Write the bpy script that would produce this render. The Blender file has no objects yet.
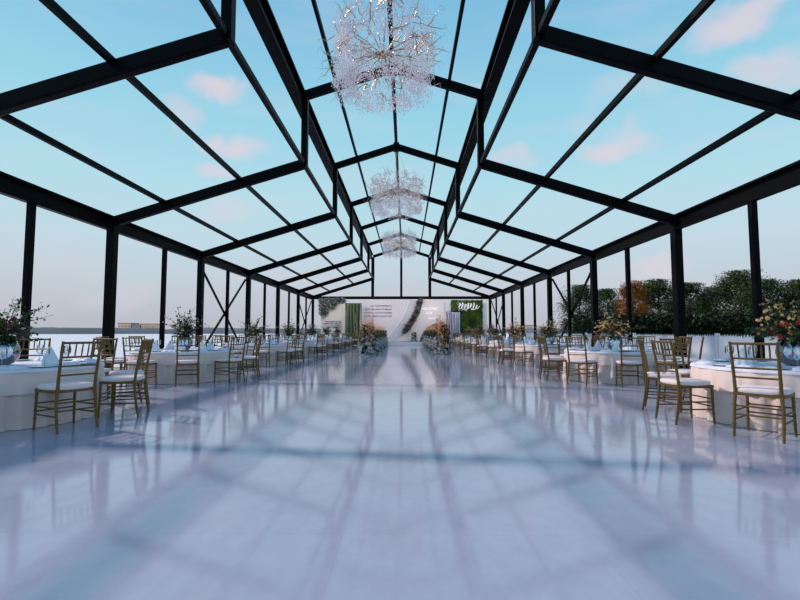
import bpy, math, random
from mathutils import Vector, Matrix, noise
R = math.radians
PI = math.pi
scene = bpy.context.scene
col = scene.collection
random.seed(7)

# ------------------------------------------------------------------ materials
def srgb(r, g, b):
    f = lambda c: (c/255/12.92) if c/255 <= 0.04045 else ((c/255+0.055)/1.055)**2.4
    return (f(r), f(g), f(b), 1)

def mat(name, c, rough=0.5, metal=0.0, vary=0.0, scale=8.0, spec=0.5, sheen=0.0, emit=None, es=0.0, coat=0.0, bump=0.0, bscale=40, trans=0.0, sub=0.0):
    m = bpy.data.materials.new(name); m.use_nodes = True
    nt = m.node_tree; b = nt.nodes['Principled BSDF']
    b.inputs['Base Color'].default_value = c
    b.inputs['Roughness'].default_value = rough
    b.inputs['Metallic'].default_value = metal
    b.inputs['Specular IOR Level'].default_value = spec
    b.inputs['Coat Weight'].default_value = coat
    b.inputs['Sheen Weight'].default_value = sheen
    b.inputs['Transmission Weight'].default_value = trans
    if emit:
        b.inputs['Emission Color'].default_value = emit
        b.inputs['Emission Strength'].default_value = es
    tc = nt.nodes.new('ShaderNodeTexCoord')
    if vary > 0:
        n = nt.nodes.new('ShaderNodeTexNoise'); n.inputs['Scale'].default_value = scale; n.inputs['Detail'].default_value = 4
        nt.links.new(tc.outputs['Object'], n.inputs['Vector'])
        r = nt.nodes.new('ShaderNodeValToRGB')
        r.color_ramp.elements[0].position = .3; r.color_ramp.elements[1].position = .7
        r.color_ramp.elements[0].color = tuple(max(0, x*(1-vary)) for x in c[:3]) + (1,)
        r.color_ramp.elements[1].color = tuple(min(1, x*(1+vary)) for x in c[:3]) + (1,)
        nt.links.new(n.outputs['Fac'], r.inputs['Fac']); nt.links.new(r.outputs['Color'], b.inputs['Base Color'])
    if bump > 0:
        n2 = nt.nodes.new('ShaderNodeTexNoise'); n2.inputs['Scale'].default_value = bscale
        nt.links.new(tc.outputs['Object'], n2.inputs['Vector'])
        bp = nt.nodes.new('ShaderNodeBump'); bp.inputs['Strength'].default_value = bump
        nt.links.new(n2.outputs['Fac'], bp.inputs['Height']); nt.links.new(bp.outputs['Normal'], b.inputs['Normal'])
    return m

def leaf_mat(name, c1, c2, scale=3.0, rough=0.55, rand_obj=False):
    m = bpy.data.materials.new(name); m.use_nodes = True
    nt = m.node_tree; b = nt.nodes['Principled BSDF']
    tc = nt.nodes.new('ShaderNodeTexCoord'); n = nt.nodes.new('ShaderNodeTexNoise')
    n.inputs['Scale'].default_value = scale; n.inputs['Detail'].default_value = 3
    r = nt.nodes.new('ShaderNodeValToRGB'); r.color_ramp.elements[0].position = .38; r.color_ramp.elements[1].position = .62
    r.color_ramp.elements[0].color = c1; r.color_ramp.elements[1].color = c2
    nt.links.new(tc.outputs['Object'], n.inputs['Vector']); nt.links.new(n.outputs['Fac'], r.inputs['Fac'])
    nt.links.new(r.outputs['Color'], b.inputs['Base Color']); b.inputs['Roughness'].default_value = rough
    b.inputs['Specular IOR Level'].default_value = .3
    return m

def clear_mat(name, tint=(1, 1, 1, 1), fac=.18, rough=.03, gl=(1, 1, 1, 1)):
    m = bpy.data.materials.new(name); m.use_nodes = True
    nt = m.node_tree; nt.nodes.clear()
    o = nt.nodes.new('ShaderNodeOutputMaterial'); mx = nt.nodes.new('ShaderNodeMixShader')
    t = nt.nodes.new('ShaderNodeBsdfTransparent'); t.inputs[0].default_value = tint
    g = nt.nodes.new('ShaderNodeBsdfGlossy'); g.inputs['Color'].default_value = gl; g.inputs['Roughness'].default_value = rough
    lw = nt.nodes.new('ShaderNodeLayerWeight'); lw.inputs[0].default_value = fac
    mth = nt.nodes.new('ShaderNodeMath'); mth.operation = 'ADD'; mth.inputs[1].default_value = fac*.4; mth.use_clamp = True
    nt.links.new(lw.outputs['Fresnel'], mth.inputs[0]); nt.links.new(mth.outputs[0], mx.inputs[0])
    nt.links.new(t.outputs[0], mx.inputs[1]); nt.links.new(g.outputs[0], mx.inputs[2]); nt.links.new(mx.outputs[0], o.inputs[0])
    return m

M = {}
M['steel'] = mat('black_steel', srgb(4, 4, 6), .45, 0.0, 0, 3, spec=.07)
M['gold'] = mat('gold_paint', srgb(108, 82, 32), .42, .3, .18, 30)
M['gold_bright'] = mat('brass', srgb(200, 160, 105), .3, .9)
M['cushion'] = mat('cushion_fabric', srgb(234, 216, 214), .9, 0, .04, 20, bump=.15, bscale=200)
M['cloth'] = mat('tablecloth_fabric', srgb(230, 208, 202), .82, 0, .04, 5, sheen=.2)
M['topcloth'] = mat('topper_fabric', srgb(233, 211, 205), .8, 0, .03, 5, sheen=.2)
M['runner'] = mat('pale_blue_linen', srgb(222, 222, 236), .6, 0, .12, 6)
M['wood'] = mat('table_wood', srgb(120, 90, 60), .6, 0, .2, 10)
M['china'] = mat('blue_white_china', srgb(205, 218, 232), .12, 0, .1, 9, coat=.5)
M['napkin'] = mat('napkin_linen', srgb(232, 238, 246), .8, 0, .05, 15)
M['glass'] = clear_mat('clear_glass', (.97, .985, 1, 1), .35)
M['bowl'] = clear_mat('bowl_glass', (.86, .93, 1, 1), .45)
M['stem'] = mat('green_stem', srgb(48, 52, 34), .6)
M['leaf'] = leaf_mat('dark_leaf', srgb(22, 40, 22), srgb(62, 88, 44), 14)
M['rose_red'] = mat('rose_red_petals', srgb(186, 62, 66), .55, 0, .3, 30)
M['rose_dusk'] = mat('rose_dusk_petals', srgb(150, 84, 98), .55, 0, .3, 30)
M['peach'] = leaf_mat('peach_petals', srgb(226, 160, 96), srgb(246, 222, 160), 12)
M['cream'] = leaf_mat('cream_petals', srgb(196, 190, 130), srgb(232, 222, 190), 12)
M['orange'] = mat('orange_plumes', srgb(236, 158, 104), .8, 0, .25, 6)
M['pinkpl'] = mat('pink_plumes', srgb(236, 196, 172), .8, 0, .2, 6)
M['white_bloom'] = mat('white_petals', srgb(226, 230, 232), .6, 0, .08, 12)
M['hedge'] = leaf_mat('hedge_green', srgb(28, 58, 20), srgb(84, 112, 32), 1.2)
M['greydark'] = leaf_mat('grey_green_leaves', srgb(58, 72, 70), srgb(150, 165, 160), 6)
M['darkfol'] = leaf_mat('dark_floral', srgb(50, 46, 50), srgb(160, 150, 146), 5)
M['curtain_green'] = mat('green_velvet', srgb(56, 82, 22), .8, 0, .35, 2, sheen=.5)
M['curtain_grey'] = mat('grey_satin', srgb(196, 204, 222), .5, 0, .1, 3)
M['board'] = mat('lilac_white_board', srgb(222, 212, 216), .7, 0, .03, 1)
M['board_mid'] = mat('pale_grey_board', srgb(205, 200, 208), .7, 0, .05, 1)
M['board_warm'] = mat('warm_white_board', srgb(226, 214, 212), .7, 0, .03, 1)
M['card'] = mat('cream_board', srgb(224, 216, 206), .75, 0, .03, 1)
M['ink'] = mat('grey_lettering', srgb(96, 96, 112), .7)
M['white_letter'] = mat('white_lettering', (1, 1, 1, 1), .5, emit=(1, 1, 1, 1), es=.15)
M['lightstrip'] = mat('light_strip', (1, 1, 1, 1), .5, emit=(1, .93, .88, 1), es=.25)
M['stage'] = mat('white_stage', srgb(228, 228, 236), .15, 0, .03, 2, coat=.4)
M['fence'] = mat('white_paint', srgb(226, 228, 236), .6, 0, .03, 3)
M['crystal'] = mat('crystal_drops', srgb(240, 234, 240), .12, 0, .1, 30, spec=.9, emit=srgb(225, 215, 228), es=.12)  # faint self-glow added to imitate crystal sparkle
M['twig'] = mat('champagne_twigs', srgb(206, 190, 186), .35, .4, .2, 20)
M['bulb'] = mat('tiny_bulb', (1, 1, 1, 1), .3, emit=(1, .9, .75, 1), es=6)
M['bark'] = mat('bark', srgb(60, 48, 38), .9, 0, .3, 8)
M['tree1'] = leaf_mat('tree_green', srgb(26, 46, 22), srgb(80, 104, 48), .9)  # brighter second tone stands in for sunlit leaf tips
M['tree2'] = leaf_mat('tree_dark_green', srgb(22, 40, 20), srgb(70, 96, 46), .9)  # lighter tone again paints in lit leaf tips
M['tree3'] = leaf_mat('tree_orange', srgb(72, 62, 24), srgb(188, 108, 28), .9)
M['shrub'] = leaf_mat('shrub_green', srgb(22, 36, 18), srgb(50, 68, 36), .9)
M['lawn'] = mat('lawn', srgb(60, 74, 44), .95, 0, .3, .5)
M['shore'] = mat('haze_painted_shore', srgb(160, 152, 152), 1, 0, .16, .02)  # haze put into the base colour, lightened because the bank is in shade
M['sun_paint'] = mat('sun_painted_facade', srgb(255, 196, 150), .9, 0, .15, .05)  # very bright orange carries the sun glow; the front faces away from the sun
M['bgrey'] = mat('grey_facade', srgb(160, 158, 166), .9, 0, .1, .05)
M['roofd'] = mat('roof_sheet', srgb(140, 120, 120), .8)

# glossy white floor
def floor_material():
    m = bpy.data.materials.new('glossy_white_floor'); m.use_nodes = True
    nt = m.node_tree; b = nt.nodes['Principled BSDF']; L = nt.links.new
    tc = nt.nodes.new('ShaderNodeTexCoord'); mp = nt.nodes.new('ShaderNodeMapping')
    mp.inputs['Scale'].default_value = (4, 2.4, 1)
    L(tc.outputs['Object'], mp.inputs['Vector'])
    n = nt.nodes.new('ShaderNodeTexNoise'); n.inputs['Scale'].default_value = 2.2; n.inputs['Detail'].default_value = 8; n.inputs['Roughness'].default_value = .65
    L(mp.outputs[0], n.inputs['Vector'])
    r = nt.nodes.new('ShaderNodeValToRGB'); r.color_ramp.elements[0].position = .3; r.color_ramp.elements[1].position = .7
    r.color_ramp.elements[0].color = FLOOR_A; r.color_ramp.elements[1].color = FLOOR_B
    L(n.outputs['Fac'], r.inputs['Fac'])
    br = nt.nodes.new('ShaderNodeTexBrick'); br.inputs['Scale'].default_value = 1
    br.inputs['Brick Width'].default_value = 1.2; br.inputs['Row Height'].default_value = .6
    br.inputs['Mortar Size'].default_value = .002; br.inputs['Color1'].default_value = (1, 1, 1, 1); br.inputs['Color2'].default_value = (.98, .98, .985, 1)
    br.inputs['Mortar'].default_value = (.9, .9, .92, 1)
    L(tc.outputs['Object'], br.inputs['Vector'])
    mx = nt.nodes.new('ShaderNodeMix'); mx.data_type = 'RGBA'; mx.blend_type = 'MULTIPLY'; mx.inputs[0].default_value = 1
    L(r.outputs['Color'], mx.inputs[6]); L(br.outputs['Color'], mx.inputs[7]); L(mx.outputs[2], b.inputs['Base Color'])
    b.inputs['Roughness'].default_value = .085
    b.inputs['IOR'].default_value = 1.4
    bp = nt.nodes.new('ShaderNodeBump'); bp.inputs['Strength'].default_value = .008; bp.inputs['Distance'].default_value = .01
    L(n.outputs['Fac'], bp.inputs['Height']); L(bp.outputs['Normal'], b.inputs['Normal'])
    return m
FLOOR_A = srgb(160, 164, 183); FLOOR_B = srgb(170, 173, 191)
M['floor'] = floor_material()

def lake_material():
    m = bpy.data.materials.new('pale_lake_water'); m.use_nodes = True
    nt = m.node_tree; b = nt.nodes['Principled BSDF']; L = nt.links.new
    b.inputs['Base Color'].default_value = srgb(230, 222, 230); b.inputs['Roughness'].default_value = .25
    tc = nt.nodes.new('ShaderNodeTexCoord'); n = nt.nodes.new('ShaderNodeTexNoise'); n.inputs['Scale'].default_value = 1.2; n.inputs['Detail'].default_value = 5
    L(tc.outputs['Object'], n.inputs['Vector'])
    bp = nt.nodes.new('ShaderNodeBump'); bp.inputs['Strength'].default_value = .15
    L(n.outputs['Fac'], bp.inputs['Height']); L(bp.outputs['Normal'], b.inputs['Normal'])
    return m
M['lake'] = lake_material()

# ------------------------------------------------------------------ mesh builder
class MB:
    def __init__(s): s.v = []; s.f = []; s.m = []; s.sm = []
    def add(s, vs, fs, mi=0, smooth=False):
        o = len(s.v); s.v += [tuple(v) for v in vs]
        for f in fs: s.f.append(tuple(i+o for i in f)); s.m.append(mi); s.sm.append(smooth)
    def box(s, x0, x1, y0, y1, z0, z1, mi=0):
        vs = [(x, y, z) for z in (z0, z1) for y in (y0, y1) for x in (x0, x1)]
        s.add(vs, [(0, 2, 3, 1), (4, 5, 7, 6), (0, 1, 5, 4), (2, 6, 7, 3), (0, 4, 6, 2), (1, 3, 7, 5)], mi)
    def beam(s, p, q, w, h, up=(0, 0, 1), mi=0):
        """rectangular bar p->q; w across, h along 'up'"""
        p = Vector(p); q = Vector(q); d = (q-p).normalized(); up = Vector(up)
        a = d.cross(up)
        if a.length < 1e-4: a = d.cross(Vector((1, 0, 0)))
        a.normalize(); u = a.cross(d).normalized()
        vs = []
        for c in (p, q):
            for i, j in ((-1, -1), (1, -1), (1, 1), (-1, 1)): vs.append(c+a*(w/2*i)+u*(h/2*j))
        s.add(vs, [(3, 2, 1, 0), (4, 5, 6, 7), (0, 1, 5, 4), (1, 2, 6, 5), (2, 3, 7, 6), (3, 0, 4, 7)], mi)
    def ibeam(s, p, q, w, h, t=.03, up=(0, 0, 1)):
        p = Vector(p); q = Vector(q); d = (q-p).normalized(); up = Vector(up)
        a = d.cross(up).normalized(); u = a.cross(d).normalized()
        off = u*(h/2-t/2)
        s.beam(p+off, q+off, w, t, up); s.beam(p-off, q-off, w, t, up)
        s.beam(p, q, w*.45, h-2*t, up)
    def tube(s, pts, rads, n=8, mi=0, cap=True, smooth=True):
        pts = [Vector(p) for p in pts]
        if not isinstance(rads, (list, tuple)): rads = [rads]*len(pts)
        rings = []
        prev = None
        for i, p in enumerate(pts):
            d = (pts[min(i+1, len(pts)-1)]-pts[max(i-1, 0)])
            if d.length < 1e-9: d = Vector((0, 0, 1))
            d.normalize()
            a = prev if prev is not None else (Vector((1, 0, 0)) if abs(d.x) < .9 else Vector((0, 1, 0)))
            a = (a-d*a.dot(d)).normalized(); prev = a; b = d.cross(a)
            rings.append([p+(a*math.cos(2*PI*k/n)+b*math.sin(2*PI*k/n))*rads[i] for k in range(n)])
        vs = [v for r in rings for v in r]; fs = []
        for i in range(len(rings)-1):
            for k in range(n):
                fs.append((i*n+k, i*n+(k+1) % n, (i+1)*n+(k+1) % n, (i+1)*n+k))
        s.add(vs, fs, mi, smooth)
        if cap:
            s.add(rings[0], [tuple(range(n))[::-1]], mi); s.add(rings[-1], [tuple(range(n))], mi)
    def lathe(s, prof, n=24, c=(0, 0, 0), mi=0, smooth=True, wave=None):
        vs = []; fs = []
        for i, (r, z) in enumerate(prof):
            for k in range(n):
                a = 2*PI*k/n; rr = r+(wave(i, a) if wave else 0)
                vs.append((c[0]+rr*math.cos(a), c[1]+rr*math.sin(a), c[2]+z))
        for i in range(len(prof)-1):
            for k in range(n):
                fs.append((i*n+k, i*n+(k+1) % n, (i+1)*n+(k+1) % n, (i+1)*n+k))
        s.add(vs, fs, mi, smooth)
    def leaf(s, p, d, up, L, W, mi=0):
        p = Vector(p); d = Vector(d).normalized(); a = d.cross(Vector(up))
        if a.length < 1e-3: a = d.cross(Vector((1, .3, .2)))
        a.normalize(); u = a.cross(d)
        s.add([p, p+d*L*.45+a*W/2-u*W*.12, p+d*L, p+d*L*.45-a*W/2-u*W*.12], [(0, 1, 2, 3)], mi)
    def octa(s, c, r, h, mi=0):
        x, y, z = c
        s.add([(x, y, z+h), (x+r, y, z), (x, y+r, z), (x-r, y, z), (x, y-r, z), (x, y, z-h)],
              [(0, 1, 2), (0, 2, 3), (0, 3, 4), (0, 4, 1), (5, 2, 1), (5, 3, 2), (5, 4, 3), (5, 1, 4)], mi)
    def mesh(s, name, mats):
        me = bpy.data.meshes.new(name); me.from_pydata(s.v, [], s.f)
        for m in (mats if isinstance(mats, (list, tuple)) else [mats]): me.materials.append(m)
        me.polygons.foreach_set('material_index', s.m); me.polygons.foreach_set('use_smooth', s.sm)
        me.update(); return me
    def build(s, name, mats, parent=None, loc=None):
        return link(name, s.mesh(name, mats), parent, loc)

def link(name, data, parent=None, loc=None):
    o = bpy.data.objects.new(name, data); col.objects.link(o)
    if parent: o.parent = parent
    if loc: o.location = loc
    return o
def tag(o, label=None, cat=None, group=None, kind=None):
    if label: o['label'] = label
    if cat: o['category'] = cat
    if group: o['group'] = group
    if kind: o['kind'] = kind
    return o
def empty(name, loc=(0, 0, 0), rz=0):
    o = bpy.data.objects.new(name, None); col.objects.link(o); o.location = loc; o.rotation_euler = (0, 0, rz)
    o.empty_display_size = .1; return o
KIDS = {}
def copy_tree(o, parent=None):
    c = o.copy(); col.objects.link(c); c.parent = parent
    for ch in list(o.children): copy_tree(ch, c)
    return c
def bevel(o, w=.01, seg=2):
    m = o.modifiers.new('bevel', 'BEVEL'); m.width = w; m.segments = seg; m.limit_method = 'ANGLE'
    return o
ORD = ['first', 'second', 'third', 'fourth', 'fifth', 'sixth', 'seventh', 'eighth', 'ninth']

# ------------------------------------------------------------------ tent geometry (fitted)
CX, F = .312, 471.0
Y0, BAY = 6.28, 5.0
W, HE, A, HA, HB, HR = 6.83, 3.70, 2.21, 5.12, 6.83, 7.54
frames = [-1, 0, 1, 2, 3, 4, 5, 6]
YE = Y0+6*BAY

def roof_z(x):
    x = abs(x)
    return HA+(W-x)/(W-A)*0 + (HE-HA)*(x-A)/(W-A) if x >= A else HR+(HB-HR)*x/A

where = {-1: 'just behind the camera', 0: 'nearest the camera overhead', 1: 'second from the camera', 2: 'third from the camera', 3: 'fourth from the camera', 4: 'fifth from the camera', 5: 'second to last before the stage', 6: 'at the far end behind the stage'}
for k in frames:
    y = Y0+k*BAY
    e = empty('portal_frame', (0, y, 0))
    tag(e, 'black steel tent portal frame with raised centre roof, ' + where[k], 'tent frame', 'portal frames of the tent')
    for s in (-1, 1):
        b = MB(); cx = s*(W)
        b.box(cx-.09, cx+.09, -.11, .11, .02, HE-.03)
        b.box(cx-.17, cx+.17, -.2, .2, 0, .03)
        bevel(b.build('column', M['steel'], e), .012)
        b = MB(); b.beam((s*(W-.02), 0, HE-.02), (s*(A-.02), 0, HA-.02), .16, .24)
        bevel(b.build('side_rafter', M['steel'], e), .03)
        b = MB(); b.box(s*2.16-.075, s*2.16+.075, -.09, .09, HA-.1, HB-.05)
        bevel(b.build('clerestory_post', M['steel'], e), .01)
        b = MB(); b.beam((s*(A-.02), 0, HB), (0, 0, HR), .16, .21)
        bevel(b.build('centre_rafter', M['steel'], e), .02)
    b = MB(); b.box(-.1, .1, -.1, .1, HR-.16, HR+.13)
    b.build('ridge_plate', M['steel'], e)

ya, yb = Y0-BAY-.5, YE+.2
def run(name, x, z, w, h, label, cat, group=None, kind='box', up=(0, 0, 1)):
    b = MB()
    if kind == 'I': b.ibeam((0, ya, 0), (0, yb, 0), w, h, .035, up)
    else: b.beam((0, ya, 0), (0, yb, 0), w, h, up)
    o = b.build(name, M['steel'], None, (x, 0, z)); tag(o, label, cat, group); return o
for s, nm in ((-1, 'left'), (1, 'right')):
    # eave beam: deep box with a flange ledge on top
    b = MB(); b.beam((0, ya, 0), (0, yb, 0), .12, .31); b.beam((0, ya, .165), (0, yb, .165), .28, .04); b.beam((s*-.085, ya, -.155), (s*-.085, yb, -.155), .06, .04)
    o = b.build('eave_beam', M['steel'], None, (s*(W+.04), 0, HE-.09))
    tag(o, 'deep black steel eave beam running along the tops of the %s wall columns' % nm, 'beam')
    run('valley_beam', s*2.17, HA-.02, .09, .10, 'slim black beam at the foot of the raised roof, %s side' % nm, 'beam')
    b = MB(); b.beam((0, ya, 0), (0, yb, 0), .10, .30); b.beam((0, ya, .16), (0, yb, .16), .30, .04); b.beam((0, ya, -.16), (0, yb, -.16), .26, .04)
    o = b.build('clerestory_beam', M['steel'], None, (s*2.33, 0, HB+.0))
    tag(o, 'heavy black beam along the upper edge of the raised roof, %s side' % nm, 'beam')
    for fr, pn in ((.27, 'lower'), (.67, 'upper')):
        x = s*(W-fr*(W-A)); z = HE+fr*(HA-HE)+.08
        run('purlin', x, z, .07, .10, '%s thin black purlin across the %s roof slope' % (pn, nm), 'purlin', 'roof purlins')
    x = s*A*(1-.37); z = HB+.37*(HR-HB)+.06
    run('purlin', x, z, .07, .09, 'thin black purlin on the %s slope of the raised centre roof' % nm, 'purlin', 'roof purlins')
    for k in range(-1, 6):
        yy = Y0+(k+.5)*BAY
        b = MB(); b.box(-.055, .055, -.06, .06, 0, HE-.2)
        o = bevel(b.build('wall_post', M['steel'], None, (s*W, yy, 0)), .01)
        tag(o, 'slender black post midway between main columns, %s wall, %s bay' % (nm, 'bay behind the camera' if k < 0 else ORD[k]), 'post', 'intermediate wall posts')
    for k in (2, 5):
        e = empty('cross_brace', (s*W, Y0+k*BAY, 0))
        tag(e, 'black crossed steel bracing between columns of the %s wall, %s' % (nm, 'halfway along' if k == 2 else 'at the stage end'), 'brace', 'wall bracing')
        for a0, a1 in ((.1, HE-.35), (HE-.35, .1)):
            b = MB(); b.beam((s*.10, .14, a0), (s*.10, BAY-.14, a1), .05, .085)
            b.build('brace_bar', M['steel'], e)
run('ridge_beam', 0, HR+.02, .10, .10, 'thin black ridge beam at the very top of the roof', 'beam')
# far gable
b = MB(); b.beam((-W+.1, 0, 0), (W-.1, 0, 0), .14, .22)
tag(b.build('gable_beam', M['steel'], None, (0, YE, HE-.08)), 'black horizontal beam spanning the far gable above the stage', 'beam')
for x, h, nm, w in ((-A, HA-.1, 'left', .22), (0, HR-.16, 'middle', .18), (A, HA-.1, 'right', .22)):
    b = MB(); b.box(-w/2, w/2, -.08, .08, HE-.02, h if x == 0 else HB-.06)
    tag(b.build('gable_post', M['steel'], None, (x, YE+.0, 0)), 'black upright in the far gable, %s one of three' % nm, 'post', 'gable uprights')

# ------------------------------------------------------------------ floor, grounds, lake
b = MB(); b.box(-7.3, 7.3, -8, 37.6, -.35, 0)
tag(b.build('floor', M['floor']), kind='structure')
b = MB(); b.box(7.3, 9.4, -8, 37.6, -.4, -.04); b.box(-9.0, -7.3, -8, 37.6, -.4, -.04)
tag(b.build('ground_terrace', M['stage']), kind='structure')
b = MB(); b.add([(9.4, -60, -.2), (140, -60, -.2), (140, 130, -.2), (9.4, 130, -.2)], [(0, 1, 2, 3)])
tag(b.build('ground_lawn', M['lawn']), kind='structure')
b = MB(); b.add([(-900, -300, -.25), (900, -300, -.25), (900, 900, -.25), (-900, 900, -.25)], [(0, 1, 2, 3)])
tag(b.build('lake', M['lake']), 'pale still lake surface stretching to the far shore', 'lake', kind='stuff')

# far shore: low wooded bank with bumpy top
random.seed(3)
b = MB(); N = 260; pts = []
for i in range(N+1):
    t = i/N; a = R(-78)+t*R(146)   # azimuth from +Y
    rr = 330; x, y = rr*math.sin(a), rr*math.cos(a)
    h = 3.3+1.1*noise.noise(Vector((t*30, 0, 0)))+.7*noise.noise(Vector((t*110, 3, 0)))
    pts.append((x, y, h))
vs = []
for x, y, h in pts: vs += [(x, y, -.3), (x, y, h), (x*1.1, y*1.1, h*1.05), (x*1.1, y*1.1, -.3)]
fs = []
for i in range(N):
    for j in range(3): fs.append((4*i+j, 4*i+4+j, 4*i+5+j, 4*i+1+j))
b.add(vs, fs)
tag(b.build('far_shore', M['shore']), 'haze-coloured grey wooded bank across the water', 'shore', kind='structure')

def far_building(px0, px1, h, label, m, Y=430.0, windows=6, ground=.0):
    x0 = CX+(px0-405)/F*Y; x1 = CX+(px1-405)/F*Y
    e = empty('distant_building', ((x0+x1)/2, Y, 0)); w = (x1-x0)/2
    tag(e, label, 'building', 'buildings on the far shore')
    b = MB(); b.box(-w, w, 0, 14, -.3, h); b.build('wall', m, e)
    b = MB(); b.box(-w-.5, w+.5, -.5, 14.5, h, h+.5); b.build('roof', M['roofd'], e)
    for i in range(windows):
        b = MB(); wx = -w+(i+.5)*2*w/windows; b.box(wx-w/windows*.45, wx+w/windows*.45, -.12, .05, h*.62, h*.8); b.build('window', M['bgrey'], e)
far_building(116, 129, 8.6, 'orange building with painted sun glow on the left far shore beside a column', M['sun_paint'], windows=4)
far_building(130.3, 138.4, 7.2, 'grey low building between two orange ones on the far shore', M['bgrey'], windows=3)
far_building(139.5, 153, 8.0, 'pinkish long building on the far shore, left of a slim post', M['sun_paint'], windows=5)
far_building(519, 532, 6.6, 'orange low building on the far shore seen through the right wall', M['sun_paint'], windows=4)

# white picket fence on the right
for i in range(9):
    y = -1+i*4.6
    e = empty('picket_fence', (8.7, y, -.04))
    tag(e, 'white picket fence panel along the right wall, %s from the camera' % ORD[i], 'fence', 'white fence panels along the right side')
    b = MB(); random.seed(i)
    for j in range(44):
        yy = .06+j*.102; h = .93+random.uniform(-.012, .012)
        b.box(-.01, .01, yy, yy+.097, .03, h-.02)
        b.add([(-.01, yy+.02, h-.02), (.01, yy+.02, h-.02), (.01, yy+.075, h-.02), (-.01, yy+.075, h-.02), (0, yy+.048, h+.045)], [(0, 1, 4), (1, 2, 4), (2, 3, 4), (3, 0, 4)])
    b.build('pickets', M['fence'], e)
    b = MB(); b.box(.012, .04, 0, 4.58, .2, .28); b.box(.012, .04, 0, 4.58, .68, .76); b.build('rail', M['fence'], e)
    b = MB(); b.box(-.04, .045, -.04, .045, 0, 1.0); b.build('fence_post', M['fence'], e)

# ------------------------------------------------------------------ trees on the right
def tree_meshes(seed, H, Rr, leafm, n=19000, lsz=.17, low=.12):
    random.seed(seed)
    t = MB(); t.tube([(0, 0, 0), (.06, .02, H*.3), (-.05, .05, H*.62), (0, 0, H*.9)], [.16, .13, .08, .02], 8)
    for i in range(14):
        a = random.uniform(0, 2*PI); z = H*random.uniform(.2, .75); l = Rr*random.uniform(.5, .85)
        t.tube([(0, 0, z), (math.cos(a)*l*.5, math.sin(a)*l*.5, z+l*.3), (math.cos(a)*l, math.sin(a)*l, z+l*.75)], [.05, .035, .01], 5)
    f = MB()
    # clumps
    cl = []
    for i in range(95):
        z = random.uniform(low, 1.0); env = math.sin(PI*min(1, max(.0, (z*.86+.13))))**.6
        a = random.uniform(0, 2*PI); r = Rr*env*random.uniform(.35, .92)
        cl.append((math.cos(a)*r, math.sin(a)*r, z*H, Rr*random.uniform(.22, .40)))
    for i in range(n):
        c = random.choice(cl)
        d = Vector((random.gauss(0, 1), random.gauss(0, 1), random.gauss(0, 1))).normalized()
        p = Vector(c[:3])+d*c[3]*random.uniform(.25, 1.08)
        if p.z > H*1.03 or p.z < .1: continue
        dd = (d+Vector((random.uniform(-.7, .7), random.uniform(-.7, .7), random.uniform(-.6, .5))))
        f.leaf(p, dd, (random.uniform(-1, 1), random.uniform(-1, 1), 1), lsz*random.uniform(.6, 1.3), lsz*.55)
    return t.mesh('trunk', M['bark']), f.mesh('foliage', leafm)
TV = [tree_meshes(11, 6.6, 2.7, M['tree1']), tree_meshes(12, 6.6, 2.6, M['tree2']), tree_meshes(13, 6.6, 2.2, M['tree3']), tree_meshes(14, 6.6, 2.4, M['tree1'], 15000)]
def put_tree(px, Y, top, variant, label, sxy=1.0):
    H = 1+(332-top)*Y/F+.2; X = CX+(px-405)/F*Y; s = H/6.75
    e = empty('tree', (X, Y, -.2), px*.37); tag(e, label, 'tree', 'trees beyond the white fence')
    link('trunk', TV[variant][0], e); link('foliage', TV[variant][1], e)
    e.scale = (s*sxy, s*sxy, s)
trees = [(579, 56, 286, 0, 'slim grey-green tree at the left end of the tree row, behind the bracing', 1.0),
 (606, 52, 290, 1, 'dark green tree just left of the orange autumn tree', 1.2),
 (632, 47, 282, 2, 'orange autumn tree glowing among the green trees', 1.0),
 (657, 53, 281, 0, 'round green tree right beside the orange tree', 1.25),
 (688, 49, 284, 1, 'dark tree partly hidden by the second right column', 1.1),
 (714, 56, 288, 0, 'lower dark green tree filling the gap right of the main column', 1.4),
 (738, 46, 272, 0, 'tallest green tree, left of the nearest slim right post', 1.0),
 (765, 48, 281, 1, 'dark green tree behind the nearest right flower arrangement', 1.1),
 (797, 46, 281, 0, 'green tree at the right edge of the picture', 1.1),
 (830, 45, 276, 1, 'dark green tree just past the right picture edge', 1.1)]
for t in trees: put_tree(*t)
random.seed(5)
sb = MB()
for i in range(16000):
    u = random.random(); px = 572+u*260; Y = random.uniform(40, 46); X = CX+(px-405)/F*Y
    z = random.random()**.8*(2.3+.7*noise.noise(Vector((X*.5, 0, 0))))
    sb.leaf((X, Y, z), (random.uniform(-1, 1), random.uniform(-1, 1), random.uniform(-.3, 1)), (random.random(), 0, 1), .36, .24)
tag(sb.build('undergrowth', M['shrub']), 'dark tangled undergrowth beneath the row of trees', 'undergrowth', kind='stuff')

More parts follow.
